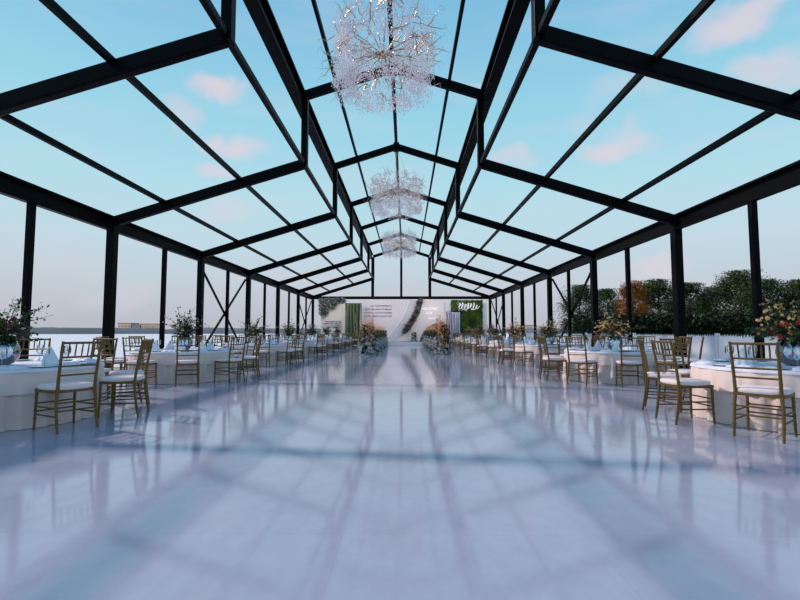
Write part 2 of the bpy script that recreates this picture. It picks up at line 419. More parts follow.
# ------------------------------------------------------------------ chiavari chair
def post_pt(s, z):        # rear leg / back post curve; local: faces +Y, origin at seat centre on floor
    x = s*(.178 + (.012 if z < .4 else .012*(z-.4)/.5*.6))
    if z < .42: y = -.175-.055*((.42-z)/.42)**1.6
    else: y = -.175-.075*((z-.42)/.48)**1.25
    return (x, y, z)
def chair_meshes():
    P = []
    for s in (-1, 1):
        b = MB(); b.tube([(s*.190, .195, 0), (s*.186, .19, .2), (s*.183, .185, .41)], [.0115, .013, .015], 8)
        for z in (.12, .2, .33): b.tube([(s*.187, .191, z-.006), (s*.187, .191, z+.006)], [.0165, .0165], 8)
        P.append(('leg', b, 'gold'))
        b = MB(); zs = [0, .14, .28, .42, .56, .7, .82, .905]
        b.tube([post_pt(s, z) for z in zs], [.012, .014, .015, .0165, .0155, .0145, .0135, .0125], 8)
        for z in (.12, .3, .52, .65, .8): b.tube([post_pt(s, z-.006), post_pt(s, z+.006)], [.018, .018], 8)
        P.append(('leg', b, 'gold'))
    b = MB(); b.beam((-.2, .185, .405), (.2, .185, .405), .03, .032); b.beam((-.19, -.175, .405), (.19, -.175, .405), .03, .032)
    for s in (-1, 1): b.beam((s*.187, -.175, .405), (s*.187, .185, .405), .03, .032)
    b.box(-.18, .18, -.17, .18, .402, .414)
    P.append(('seat_frame', b, 'gold'))
    # cushion: rounded slab
    b = MB(); n = 28; rings = []
    def sq(rx, z, e=5):
        r = []
        for k in range(n):
            a = 2*PI*k/n; c, s_ = math.cos(a), math.sin(a)
            r.append((rx*math.copysign(abs(c)**(2/e), c), rx*math.copysign(abs(s_)**(2/e), s_)*.97+.005, z))
        return r
    prof = [(.192, .412), (.203, .417), (.206, .436), (.204, .454), (.194, .464), (.12, .468), (.0, .469)]
    vs = [p for r, z in prof for p in sq(max(r, .001), z)]
    fs = [(i*n+k, i*n+(k+1) % n, (i+1)*n+(k+1) % n, (i+1)*n+k) for i in range(len(prof)-1) for k in range(n)]
    b.add(vs, fs, 0, True); b.add(sq(.17, .412), [tuple(range(n))[::-1]])
    P.append(('cushion', b, 'cushion'))
    for z, r in ((.888, .012), (.745, .010), (.655, .0095), (.565, .0095)):
        b = MB(); p, q = Vector(post_pt(-1, z)), Vector(post_pt(1, z)); m = (p+q)/2+Vector((0, -.012, 0))
        b.tube([p, m, q], r, 8); P.append(('back_rail', b, 'gold'))
    for i in range(5):
        t = (i+1)/6; b = MB()
        p = Vector(post_pt(-1, .745)).lerp(Vector(post_pt(1, .745)), t); q = Vector(post_pt(-1, .888)).lerp(Vector(post_pt(1, .888)), t)
        dy = -.012*(1-abs(2*t-1)); p.y += dy; q.y += dy
        b.tube([p, (p+q)/2, q], [.0065, .0085, .0065], 6); P.append(('spindle', b, 'gold'))
    for z in (.27, .19):
        b = MB(); b.tube([(-.187, .192, z), (.187, .192, z)], .0085, 6); P.append(('stretcher', b, 'gold'))
        b = MB(); b.tube([post_pt(-1, z+.02), post_pt(1, z+.02)], .0085, 6); P.append(('stretcher', b, 'gold'))
        for s in (-1, 1):
            b = MB(); b.tube([post_pt(s, z-.03), (s*.187, .19, z-.03)], .0085, 6); P.append(('stretcher', b, 'gold'))
    return P
CP = chair_meshes()
CP_me = [(n, b.mesh('chair_'+n, M[m])) for n, b, m in CP]
whole = MB()
for n, b, m in CP:
    o = len(whole.v); whole.v += b.v
    for f, s_ in zip(b.f, b.sm): whole.f.append(tuple(i+o for i in f)); whole.m.append(0 if m == 'gold' else 1); whole.sm.append(s_)
whole_me = whole.mesh('chiavari_chair', [M['gold'], M['cushion']])
def put_chair(x, y, face, label, group, full):
    rz = face-PI/2
    if full:
        e = empty('banquet_chair', (x, y, 0), rz)
        for n, me in CP_me: link(n, me, e)
    else:
        e = link('banquet_chair', whole_me, None, (x, y, 0)); e.rotation_euler = (0, 0, rz)
    tag(e, label, 'chair', group)

# ------------------------------------------------------------------ tables
TH, TR = .607, 1.0
def cloth_wave(i, a, amp=[0, 0, .0, .005, .014, .021, .024]):
    k = amp[min(i, 6)]
    return k*(math.sin(a*34)+.5*math.sin(a*21+1.3)+.4*math.sin(a*53+2))
b = MB(); prof = [(.001, TH), (TR-.04, TH), (TR-.008, TH-.003), (TR+.0, TH-.02), (TR+.012, TH*.66), (TR+.022, TH*.33), (TR+.035, .004)]
b.lathe(prof, 240, wave=cloth_wave)
CLOTH = b.mesh('tablecloth', M['cloth'])
b = MB(); prof = [(.001, TH+.004), (TR-.03, TH+.004), (TR+.004, TH+.001), (TR+.012, TH-.02), (TR+.020, TH-.14), (TR+.034, TH-.25)]
b.lathe(prof, 200, wave=lambda i, a: [0, 0, 0, .002, .006, .01][i]*(math.sin(a*26+.5)+.5*math.sin(a*43)))
TOPPER = b.mesh('topper', M['topcloth'])
b = MB(); b.lathe([(.001, TH+.0055), (.9, TH+.0055), (.97, TH+.006), (1.008, TH+.004), (1.018, TH-.012), (1.021, TH-.03)], 160, wave=lambda i, a: (.004*math.sin(a*17) if i > 2 else 0))
RUNNER = b.mesh('linen_overlay', M['runner'])
b = MB(); b.lathe([(.001, TH-.04), (.97, TH-.04), (.97, TH-.012), (.001, TH-.012)], 48); TTOP = b.mesh('tabletop', M['wood'])
b = MB(); b.lathe([(.35, 0), (.33, .03), (.06, .06), (.05, .5), (.2, TH-.04)], 20); TPED = b.mesh('pedestal', M['wood'])
# place setting
b = MB(); b.lathe([(.001, 0), (.09, .002), (.135, .014), (.138, .017), (.09, .009), (.001, .007)], 28); PLATE = b.mesh('dinner_plate', M['china'])
b = MB()
def napw(i, a): return [.012, .014, .012, .008, .004, 0, 0][i]*math.sin(a*6+i*.5)
b.lathe([(.075, 0), (.078, .03), (.066, .075), (.046, .12), (.026, .165), (.010, .195), (.001, .205)], 36, wave=napw); NAPKIN = b.mesh('folded_napkin', M['napkin'])
b = MB(); b.lathe([(.035, 0), (.034, .004), (.006, .008), (.005, .09), (.02, .105), (.038, .13), (.042, .16), (.034, .215)], 16); GLASS = b.mesh('wine_glass', M['glass'])
b = MB()
for i in range(26):   # loose folded linen beside a plate
    pass
nn = 14; vs = []; random.seed(9)
for i in range(nn+1):
    for j in range(7):
        u = i/nn-.5; v = j/6-.5
        z = .012+.022*math.exp(-((v*2.6)**2))*(1+.5*math.sin(u*17+v*4))+.008*noise.noise(Vector((u*9, v*9, 1)))
        if abs(v) > .49 or i in (0, nn): z = .001
        vs.append((u*.42, v*.2+.02*math.sin(u*6), z))
b.add(vs, [(i*7+j, (i+1)*7+j, (i+1)*7+j+1, i*7+j+1) for i in range(nn) for j in range(6)], 0, True)
LINEN = b.mesh('rumpled_napkin', M['runner'])
# glass bowl vase
b = MB(); b.lathe([(.001, .004), (.07, .004), (.11, .02), (.155, .08), (.17, .15), (.155, .22), (.12, .275), (.105, .29), (.098, .288), (.112, .272), (.147, .218), (.162, .15), (.147, .083), (.1, .026), (.001, .012)], 32)
BOWL = b.mesh('glass_bowl_vase', M['bowl'])

def rose_mesh(m, r=.045):
    b = MB()
    for ring, (n, rr, zz, tilt) in enumerate(((3, .25, .55, .2), (5, .55, .4, .6), (6, .85, .15, 1.0), (7, 1.0, -.1, 1.35))):
        for k in range(n):
            a = 2*PI*k/n+ring*.5; w = 2.4*PI/n*.5; pts = []
            for (u, q) in ((0, 0), (.6, .45), (1, 1)):
                for s in (-1, 0, 1):
                    aa = a+s*w*(.5+u*.6); rad = r*rr*(.25+u*.75*math.sin(tilt)+.15) ; z = r*(zz*.4+u*math.cos(tilt)*.8)-abs(s)*r*.1
                    pts.append((math.cos(aa)*rad, math.sin(aa)*rad, z))
            b.add(pts, [(0, 1, 4, 3), (1, 2, 5, 4), (3, 4, 7, 6), (4, 5, 8, 7)], 0, True)
    b.lathe([(.001, r*.75), (r*.2, r*.6), (r*.25, r*.2), (r*.15, -r*.2), (.001, -r*.3)], 8)
    return b.mesh('rose', m)
ROSE = {'r': rose_mesh(M['rose_red']), 'd': rose_mesh(M['rose_dusk'])}
def blossom(b, p, r, mi=0):
    d = Vector((random.gauss(0, 1), random.gauss(0, 1), random.gauss(0, .7)+.4)).normalized()
    a = d.orthogonal().normalized(); c = d.cross(a)
    for k in range(5):
        t = 2*PI*k/5; q = (a*math.cos(t)+c*math.sin(t)+d*.35).normalized()
        b.leaf(p, q, d, r, r*.85, mi)
def bouquet(seed, warm):
    random.seed(seed)
    stem = MB(); lf = MB(); bl = MB(); br = []
    for i in range(40):
        a = random.uniform(0, 2*PI); el = random.uniform(.15, 1.4); L = random.uniform(.28, .70)
        d = Vector((math.cos(a)*math.cos(el), math.sin(a)*math.cos(el), math.sin(el)))
        p0 = Vector((random.uniform(-.04, .04), random.uniform(-.04, .04), .27))
        p1 = p0+d*L*.5+Vector((0, 0, .05)); p2 = p0+d*L+Vector((0, 0, -.08*math.cos(el)))
        stem.tube([p0, p1, p2], [.004, .003, .0015], 4)
        kind = random.random()
        for j in range(20):
            t = random.uniform(.3, 1); p = p0.lerp(p1, t*2) if t < .5 else p1.lerp(p2, t*2-1)
            p = p+Vector([random.gauss(0, .022) for _ in range(3)])
            v = Vector([random.gauss(0, 1) for _ in range(3)])
            if kind < .55 or t < .55: lf.leaf(p, d*.5+v*.6, v, random.uniform(.035, .07), .028)
            elif j % 2 == 0: blossom(bl, p, random.uniform(.016, .027))
    for i in range(330):   # dense middle
        v = Vector((random.gauss(0, 1), random.gauss(0, 1), random.gauss(0, .7))).normalized()
        p = Vector((0, 0, .37))+Vector((v.x*.21, v.y*.21, v.z*.13))*random.uniform(.4, 1.1)
        lf.leaf(p, v+Vector([random.uniform(-.6, .6) for _ in range(3)]), (0, 0, 1), random.uniform(.05, .09), .034)
    for i in range(7):   # stems inside the bowl
        a = i*.9; stem.tube([(math.cos(a)*.09, math.sin(a)*.09, .03), (-math.cos(a)*.02, -math.sin(a)*.02, .18), (math.cos(a+1)*.03, math.sin(a+1)*.03, .3)], .006, 5)
    if warm:
        for i in range(90):
            a = random.uniform(0, 2*PI); r = random.uniform(.1, .34)
            blossom(bl, Vector((math.cos(a)*r, math.sin(a)*r, .36+random.uniform(-.06, .22))), random.uniform(.018, .03))
    roses = []
    for i in range(9):
        a = i*2.4+seed; r = random.uniform(.1, .25); z = .42+random.uniform(-.08, .13)-r*.2
        roses.append(((math.cos(a)*r, math.sin(a)*r, z), a, r))
    return stem.mesh('stems', M['stem']), lf.mesh('foliage', M['leaf']), bl.mesh('blossoms', M['peach'] if warm else M['cream']), roses
BQ = {('L', 0): bouquet(1, False), ('L', 1): bouquet(2, False), ('R', 0): bouquet(3, True), ('R', 1): bouquet(4, True)}

pos_phrase = ['middle of the aisle side', 'far aisle corner', 'far side', 'far side near the wall', 'wall side beyond the middle', 'middle of the wall side', 'near wall corner', 'near side', 'near side by the aisle', 'near aisle corner']
ty = [5.5+4.55*k for k in range(7)]
for side, s, xc, ph in (('left', -1, -4.37, 10), ('right', 1, 4.72, 184.5)):
    K = 'L' if s < 0 else 'R'
    for k, y in enumerate(ty):
        xc = (-4.41 if s < 0 else (4.78 if k == 0 else 4.74))
        tn = '%s %s table' % (ORD[k], side)
        e = empty('banquet_table', (xc, y, 0)); tag(e, 'round banquet table hidden by its cloth, %s from the camera' % tn.replace(' table', ' one'), 'table', 'round banquet tables')
        link('tabletop', TTOP, e); link('pedestal', TPED, e)
        o = link('tablecloth', CLOTH, None, (xc, y, 0)); o.rotation_euler[2] = k*.7
        tag(o, 'pleated pale pink floor-length cloth on the %s' % tn, 'tablecloth', 'pale tablecloths')
        t = link('topper', TOPPER, o)
        o = link('linen_overlay', RUNNER, None, (xc, y, 0)); o.rotation_euler[2] = k*.7
        tag(o, 'pale blue linen overlay covering the top of the %s' % tn, 'table linen', 'pale blue table overlays')
        o = link('glass_bowl_vase', BOWL, None, (xc, y, TH+.005)); tag(o, 'round clear glass bowl vase in the centre of the %s' % tn, 'vase', 'glass bowl vases')
        st, lf, bl, roses = BQ[(K, k % 2)]
        e = empty('flower_arrangement', (xc, y, TH+.005), k*1.3+.4)
        tag(e, ('bouquet of dark leaves, dusky roses and cream sprigs on the %s' if s < 0 else 'bouquet of red roses and peach blossoms on the %s') % tn, 'flowers', 'table flower arrangements')
        link('stems', st, e); link('foliage', lf, e); tag(link('blossoms', bl, e), kind='stuff')
        for p, a, r in roses:
            q = link('rose', ROSE['d' if s < 0 else 'r'], e, p); q.rotation_euler = (r*2.2*-math.sin(a), r*2.2*math.cos(a), a)
        for j in range(10):
            ang = R(ph+36*j) if s < 0 else R(ph-36*j)
            vis = True
            if k == 0: vis = j in (0, 1, 2, 3, 9, 8) if s < 0 else j in (0, 1, 2, 9)
            cx_, cy_ = xc+1.33*math.cos(ang), y+1.33*math.sin(ang)
            if vis:
                random.seed(k*20+j+(100 if s > 0 else 0)); jit = random.uniform(-.05, .05)
                put_chair(cx_, cy_, ang+PI+jit, 'gold chair at %s of the %s' % (pos_phrase[j], tn), 'gold banquet chairs', k < 3)
            px, py = math.cos(ang), math.sin(ang)
            X_, Y_ = xc+.86*px, y+.86*py
            if k == 0 and abs((X_-CX)/Y_*F+5) > 430: continue
            if k < 4:
                tag(link('dinner_plate', PLATE, None, (X_, Y_, TH+.0065)), 'bluish plate at %s of the %s' % (pos_phrase[j], tn), 'plate', 'dinner plates')
                o = link('wine_glass', GLASS, None, (xc+.62*px-py*.14, y+.62*py+px*.14, TH+.0065)); tag(o, 'stemmed glass at %s of the %s' % (pos_phrase[j], tn), 'glass', 'wine glasses')
            if j % 2 == 0:
                o = link('folded_napkin', NAPKIN, None, (xc+.55*px+py*.08, y+.55*py-px*.08, TH+.0065)); tag(o, 'peaked white napkin at %s of the %s' % (pos_phrase[j], tn), 'napkin', 'peaked napkins')
            if k < 4:
                o = link('rumpled_napkin', LINEN, None, (X_-py*.26, Y_+px*.26, TH+.0065)); o.rotation_euler[2] = ang+PI/2+.3; o.scale = (.6, .8, 1)
                tag(o, 'rumpled blue napkin at %s of the %s' % (pos_phrase[j], tn), 'napkin', 'rumpled blue napkins')

# ------------------------------------------------------------------ chandeliers
random.seed(21)
def chandelier_meshes():
    hub = MB(); hub.lathe([(.001, .07), (.05, .05), (.07, 0), (.05, -.05), (.001, -.07)], 16)
    spokes = []; tw = MB(); cr = MB(); bulbs = []
    def pt_in_ring():
        a = random.uniform(0, 2*PI); r = .93*math.sqrt(random.uniform(.28, 1)); return a, r
    for i in range(30):
        a = 2*PI*i/30; el = [-.45, .0, .4][i % 3]; sp = MB()
        q = Vector((math.cos(a)*.62, math.sin(a)*.62, el*.7))
        sp.tube([(math.cos(a)*.05, math.sin(a)*.05, 0), q*.5+Vector((0, 0, .03)), q], [.010, .008, .006], 5); spokes.append(sp)
        bulbs.append(tuple(q))
    gold = MB()
    for i in range(150):
        a, r = pt_in_ring(); r = max(r, .62); z = random.uniform(-.45, .45)
        p = Vector((math.cos(a)*r, math.sin(a)*r, z)); pts = [p]
        d = Vector((math.cos(a)*.5+random.gauss(0, .5), math.sin(a)*.5+random.gauss(0, .5), random.choice((-1, 1))*random.uniform(.2, 1))).normalized()
        for j in range(4):
            d = (d+Vector([random.gauss(0, .45) for _ in range(3)])).normalized(); pts.append(pts[-1]+d*.09)
        (gold if i % 2 else tw).tube(pts, [.010, .008, .007, .005, .003], 4)
        for j in range(1, 5):
            e = Vector([random.gauss(0, 1) for _ in range(3)]).normalized(); tw.tube([pts[j], pts[j]+e*.07, pts[j]+e*.11+Vector((0, 0, -.03))], .0022, 3)
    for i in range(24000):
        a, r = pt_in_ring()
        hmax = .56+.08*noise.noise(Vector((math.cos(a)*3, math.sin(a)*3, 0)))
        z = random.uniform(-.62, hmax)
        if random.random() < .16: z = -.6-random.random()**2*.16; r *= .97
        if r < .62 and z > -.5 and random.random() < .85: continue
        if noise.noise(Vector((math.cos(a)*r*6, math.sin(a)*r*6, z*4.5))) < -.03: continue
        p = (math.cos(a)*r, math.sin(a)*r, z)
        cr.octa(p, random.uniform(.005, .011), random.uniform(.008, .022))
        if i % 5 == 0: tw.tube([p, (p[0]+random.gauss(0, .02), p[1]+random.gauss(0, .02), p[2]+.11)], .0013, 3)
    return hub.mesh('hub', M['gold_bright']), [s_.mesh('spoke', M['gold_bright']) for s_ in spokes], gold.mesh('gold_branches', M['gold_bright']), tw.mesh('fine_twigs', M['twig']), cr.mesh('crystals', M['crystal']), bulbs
hubm, spk, gbr, twm, crm, bulbs = chandelier_meshes()
bb = MB(); bb.octa((0, 0, 0), .008, .010); BULB = bb.mesh('bulb', M['bulb'])
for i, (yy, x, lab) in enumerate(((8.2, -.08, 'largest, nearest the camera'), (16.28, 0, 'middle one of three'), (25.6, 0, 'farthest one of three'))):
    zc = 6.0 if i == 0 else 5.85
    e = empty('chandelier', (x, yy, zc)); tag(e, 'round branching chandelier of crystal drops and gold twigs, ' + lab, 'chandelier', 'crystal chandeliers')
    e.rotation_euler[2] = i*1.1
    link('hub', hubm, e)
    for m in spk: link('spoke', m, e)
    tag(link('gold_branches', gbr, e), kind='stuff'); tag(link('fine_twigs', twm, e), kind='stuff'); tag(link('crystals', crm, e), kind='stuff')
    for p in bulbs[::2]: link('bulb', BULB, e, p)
    top = HR-.02-zc
    for j in range(4):
        a = j*PI/2+.6; b = MB(); b.tube([(math.cos(a)*.55, math.sin(a)*.55, .3), (0, 0, top)], .0035, 4); b.build('wire', M['gold_bright'], e)
    b = MB(); b.tube([(0, 0, .05), (0, 0, top)], .006, 6); b.build('suspension_rod', M['gold_bright'], e)

# ------------------------------------------------------------------ stage and backdrop
def P(px, py, Y):   # world x,z from the measured picture coordinates at depth Y (survey of the real place)
    return CX+(px-405)/F*Y, 1+(332-py)/F*Y
b = MB(); b.box(-3.3, 3.5, 34.9, 36.1, 0, .26); bevel(b.build('stage', M['stage']), .01)
tag(bpy.data.objects['stage'], 'low glossy white stage step in front of the backdrop', 'stage')
BY = 35.75
def plate(name, poly, y0, t, m, parent):
    b = MB(); n = len(poly)
    vs = [(x, y0, z) for x, z in poly]+[(x, y0+t, z) for x, z in poly]
    fs = [tuple(range(n)), tuple(range(2*n-1, n-1, -1))]+[(i, i+n, (i+1) % n+n, (i+1) % n) for i in range(n)]
    b.add(vs, fs); return b.build(name, m, parent)
def quad_arc(p0, p1, p2, n=24):
    return [((1-t)**2*p0[0]+2*t*(1-t)*p1[0]+t*t*p2[0], (1-t)**2*p0[1]+2*t*(1-t)*p1[1]+t*t*p2[1]) for t in [i/n for i in range(n+1)]]
e = empty('wedding_backdrop', (0, BY, 0)); tag(e, 'large pale wedding backdrop with curved layers and lettering at the aisle end', 'backdrop')
W2 = lambda px, py: P(px, py, BY)
xl, zt = W2(361, 301); xr, _ = W2(443.5, 301); zb = .26
zt2 = zt+.08
plate('back_panel', [(xl, zb), (xr-.1, zb), (xr-.1, zt), (xl, zt)], .12, .06, M['board'], e)
arc1 = quad_arc(W2(409, 300.6), W2(403, 322), (W2(383, 341)[0], zb+.01))
plate('curved_panel', arc1+[(xr-.3, zb+.01), (xr-.3, zt)], .05, .06, M['board_mid'], e)
for i in range(1):
    b = MB(); b.tube([(x, .045, z) for x, z in arc1], .012, 6); b.build('light_strip', M['lightstrip'], e)
arc2 = quad_arc(W2(423, 300.4), W2(417, 326), (W2(395, 341)[0], zb+.02))
arch = quad_arc((W2(419.5, 341)[0], zb+.02), W2(423, 324.5), W2(443.5, 322.5), 20)
arc2r = [(arc2[0][0], zt2)]+arc2[1:]
plate('front_panel', arc2r+arch+[(xr, zt2)], -.03, .06, M['board_warm'], e)
b = MB(); ab = quad_arc((W2(419.5, 341)[0], zb+.02), W2(423, 324.5), W2(443.5, 322.5), 20)
b.tube([(x, -.03, z) for x, z in ab], .03, 6); b.build('arch_edge', M['darkfol'], e)
# greenery garland along the second curve
g = MB(); random.seed(31)
for i in range(2600):
    t = random.random()*.72; x, z = arc2[int(t*24)]; x += random.gauss(0, .07)-.16-.12*random.random(); z += random.gauss(0, .09)
    if z > zt2+.05: continue
    g.leaf((x, -.04-random.random()*.22, z), [random.gauss(0, 1) for _ in range(3)], (0, .3, 1), random.uniform(.1, .22), .09)
o = g.build('garland', M['darkfol'], None, (0, BY, 0)); tag(o, 'dark floral garland hanging along the curve of the backdrop', 'garland')
# dark greenery filling the arch niche
g = MB()
for i in range(2600):
    t = random.random(); u = random.random()**.7
    x, z = arch[int(t*20)]; z = zb+(z-zb)*u*.96; x += random.uniform(.0, .12)
    g.leaf((x, .02+random.random()*.02, z), [random.gauss(0, 1), random.gauss(0, .15), random.gauss(0, 1)], (0, 1, 0), .12, .07)
o = g.build('niche_greenery', M['darkfol'], e)

def text(s, size, loc, m, parent, align='LEFT', name='lettering', shear=0):
    c = bpy.data.curves.new('t', 'FONT'); c.body = s; c.size = size; c.extrude = .008; c.align_x = align; c.shear = shear; c.offset = size*.012
    o = bpy.data.objects.new('t', c); col.objects.link(o)
    bpy.context.view_layer.update()
    me = bpy.data.meshes.new_from_object(o.evaluated_get(bpy.context.evaluated_depsgraph_get()))
    bpy.data.objects.remove(o); me.materials.clear(); me.materials.append(m)
    t = link(name, me, parent, loc); t.rotation_euler = (R(90), 0, 0); return t
tx = W2(392, 306)
for i, ln in enumerate(('ALL YOUR MOMENTS', "LET'S SEE WHAT IT MEANS", 'WITH ALL OF THE DREAMS', "THAT'S WHAT LOVE IS FOR")):
    xx, zz = W2(391.5, 306.8+i*3.45); text(ln, .17, (xx, .11, zz), M['ink'], e, 'RIGHT')
for ln, px, py, sz in (('WELCOME', 420.5, 310, .25), ('OUR', 425, 314.6, .24), ('wedding', 427.5, 319.6, .32)):
    xx, zz = W2(px, py); text(ln, sz, (xx, -.05, zz), M['white_letter'], e, 'LEFT', shear=.3)

# left cream board with foliage spray and thin writing
e = empty('message_board', (0, 35.8, 0)); tag(e, 'cream board with thin grey lines of writing, left of the green curtain', 'board')
x0, z1 = P(320.5, 300.5, 35.8); x1, _ = P(346, 300, 35.8)
plate('panel', [(x0, .02), (x1, .02), (x1, z1), (x0, z1)], 0, .06, M['card'], e)
for i, ln in enumerate(('WE FOUND THE LOVE', 'OF OUR LIVES TOGETHER', 'AND IT GROWS', 'EVERY SINGLE DAY')):
    xx, zz = P(341, 322.3+i*1.9, 35.8); text(ln, .12, (xx, -.03, zz), M['ink'], e, 'RIGHT')
g = MB(); random.seed(33)
for i in range(3400):
    u = random.random(); v = random.random()
    px = 319+u*25; depth = 12.5-abs(u-.28)*15+2*math.sin(u*14)
    py = 298.7+v*max(2, depth+ (6 if u < .35 else 0)); x, z = P(px, py, 35.6)
    g.leaf((x+random.gauss(0, .05), -.05-random.random()*.35, z), [random.gauss(0, 1) for _ in range(3)], (0, .3, 1), random.uniform(.1, .2), .07)
tag(g.build('foliage_spray', M['greydark'], None, (0, 35.75, 0)), 'silvery green foliage spray hanging over the cream board, far left', 'foliage')

def curtain(name, px0, px1, ytop, Y, m, folds, label, flare=1.0):
    x0, z1 = P(px0, ytop, Y); x1, _ = P(px1, ytop, Y); w = x1-x0; xc = (x0+x1)/2
    e = empty(name, (xc, Y, 0)); tag(e, label, 'curtain')
    b = MB(); n = folds*10; rows = 8; vs = []
    for r in range(rows+1):
        t = r/rows; z = z1*(1-t)+.02*t; ww = w*(1+(flare-1)*t)
        for i in range(n+1):
            u = i/n; vs.append((-ww/2+u*ww+.02*math.sin(t*5+u*9), 0.15*math.sin(u*folds*2*PI)*(1+.3*t)+.02*math.sin(u*23+t*3), z))
    b.add(vs, [(r*(n+1)+i, r*(n+1)+i+1, (r+1)*(n+1)+i+1, (r+1)*(n+1)+i) for r in range(rows) for i in range(n)], 0, True)
    b.build('drape', m, e)
    b = MB(); b.tube([(-w/2-.05, 0, z1+.02), (w/2+.05, 0, z1+.02)], .025, 8); b.build('curtain_rod', M['steel'], e)
    for sx in (-1, 1):
        b = MB(); b.tube([(sx*(w/2+.03), .0, 0), (sx*(w/2+.03), .0, z1+.02)], .02, 8); b.build('stand_pole', M['steel'], e)
curtain('green_curtain', 345.5, 360.5, 304, 35.0, M['curtain_green'], 5, 'tall dark green velvet curtain left of the main backdrop')
curtain('satin_curtain', 446.5, 459.5, 312.5, 34.6, M['curtain_grey'], 6, 'pale grey striped satin curtain in front of the green hedge wall', 1.08)
# hedge wall right with script sign
x0, z1 = P(450.5, 300.6, 35.9); x1, _ = P(482, 300, 35.9)
e = empty('hedge_wall', (0, 35.85, 0)); tag(e, 'square green hedge wall right of the backdrop', 'hedge')
b = MB(); b.box(x0, x1, 0, .1, 0.01, z1); b.build('panel', M['hedge'], e)
g = MB(); random.seed(35)
for i in range(6500):
    g.leaf((random.uniform(x0, x1), -.0-random.random()*.05, random.uniform(.03, z1)), [random.gauss(0, 1), -.6, random.gauss(0, 1)], (0, 1, .3), .09, .06)
g.build('leaves', M['hedge'], e)
# script sign: looping white tube among pale blooms
b = MB(); pts = []
sx0, sz = P(458, 307, 35.7); sx1, _ = P(477.5, 307, 35.7)
for i in range(160):
    t = i/159; amp = .22 if t < .45 else .16+.12*(math.sin(t*19) > .3)
    pts.append((sx0+(sx1-sx0)*t+.10*math.sin(t*44+1), 0, sz+amp*math.sin(t*44)+.07*math.sin(t*13)))
b.tube(pts, .02, 5)
tag(b.build('script_sign', M['white_letter'], None, (0, 35.4, 0)), 'white handwritten-style sign fixed high on the green hedge wall', 'sign')
g = MB()
for i in range(260):
    g.leaf((sx0+random.gauss(.25, .22), -.02-random.random()*.08, sz+random.gauss(0, .13)), [random.gauss(0, 1) for _ in range(3)], (0, 1, 0), .12, .08)
g.build('flower_cluster', M['greydark'], bpy.data.objects['hedge_wall'], (0, -.3, 0))
# small white side panel beyond the hedge and between curtain and board
for px0, px1, nm in ((443.8, 450, 'left'), (482.3, 486.5, 'right')):
    xa, za = P(px0, 303, 36.0); xb, _ = P(px1, 303, 36.0)
    b = MB(); b.box(xa, xb, 36.0, 36.04, .01, za); tag(b.build('white_panel', M['fence']), 'narrow white panel on the %s of the green hedge wall' % nm, 'panel', 'narrow white panels')
# pot of flowers at backdrop foot
def floor_flowers(seed, h, w, tall):
    random.seed(seed); lf = MB(); wh = MB(); pl = MB(); pk = MB()
    for i in range(760):
        z = random.random()**1.1*h*.74+.02; r = w*(1-.35*z/h)*random.uniform(.5, 1); a = random.uniform(0, 2*PI)
        lf.leaf((math.cos(a)*r, math.sin(a)*r*1.5, z), (math.cos(a), math.sin(a), random.uniform(-.2, 1)), (random.random(), 0, 1), .15, .07)
    for i in range(46):
        a = random.uniform(0, 2*PI); z = random.uniform(.06, h*.5); r = w*(1-.3*z/h)*1.02
        for _ in range(3): blossom(wh, Vector((math.cos(a)*r, math.sin(a)*r*1.5, z)), .08)
    for i in range(tall):
        x = random.gauss(0, w*.42); y = random.gauss(0, w*.7); H = h*random.uniform(.72, 1.05); q = (x*1.5+random.gauss(0, .05), y*1.2, H)
        b_ = pl if i % 2 else pk
        b_.tube([(x, y, .3), (x*1.2, y, H*.7), q], [.006, .005, .003], 4)
        for j in range(18):
            t = random.uniform(.62, 1); b_.leaf((x+(q[0]-x)*t+random.gauss(0, .012), y+(q[1]-y)*t, H*t), (random.gauss(0, .6), random.gauss(0, .6), 1), (1, .2, 0), .1, .035)
    b0 = MB(); b0.lathe([(w*.6, 0), (w*.7, .04), (w*.5, .25), (.001, .25)], 16)
    return b0.mesh('planter', M['stage']), lf.mesh('foliage', M['leaf']), wh.mesh('white_blooms', M['white_bloom']), pl.mesh('orange_plumes', M['orange']), pk.mesh('pink_plumes', M['pinkpl'])
FV = [floor_flowers(41, 1.45, .34, 14), floor_flowers(42, 1.35, .34, 10), floor_flowers(43, 1.6, .32, 44)]
for side, x in (('left', -1.33), ('right', 1.93)):
    for i in range(9):
        e = empty('aisle_flowers', (x, 20.6+i*1.7, 0), 0)
        if i == 0: e.scale = (1, 1, 1.04)
        tag(e, 'floor flowers with orange plumes, %s from the camera, %s edge of the aisle' % (ORD[i], side), 'flowers', 'flower stands lining the aisle')
        bp, lf, wh, pl, pk = FV[2 if i == 0 else (i+(side == 'right')) % 2]
        link('planter', bp, e); link('foliage', lf, e); tag(link('blooms', wh, e), kind='stuff'); tag(link('orange_plumes', pl, e), kind='stuff'); tag(link('pink_plumes', pk, e), kind='stuff')
        if side == 'left': e.rotation_euler[2] = PI
e = empty('floor_bouquet', (P(413.5, 330, 35.3)[0], 35.3, .26)); tag(e, 'small mixed bouquet on the stage at the foot of the backdrop', 'flowers'); e.scale = (.62, .4, .62)
bp, lf, wh, pl, pk = FV[0]
link('planter', bp, e); link('foliage', lf, e); tag(link('blooms', wh, e), kind='stuff'); tag(link('pink_plumes', pk, e), kind='stuff')

# ------------------------------------------------------------------ camera, sun, sky
cam = bpy.data.cameras.new('camera'); cam.sensor_width = 36; cam.lens = F*36/800; cam.clip_end = 3000; cam.clip_start = .05
co = bpy.data.objects.new('camera', cam); col.objects.link(co)
co.location = (CX, 0, 1.0); co.rotation_euler = (PI/2+.0674, 0, .0113); scene.camera = co

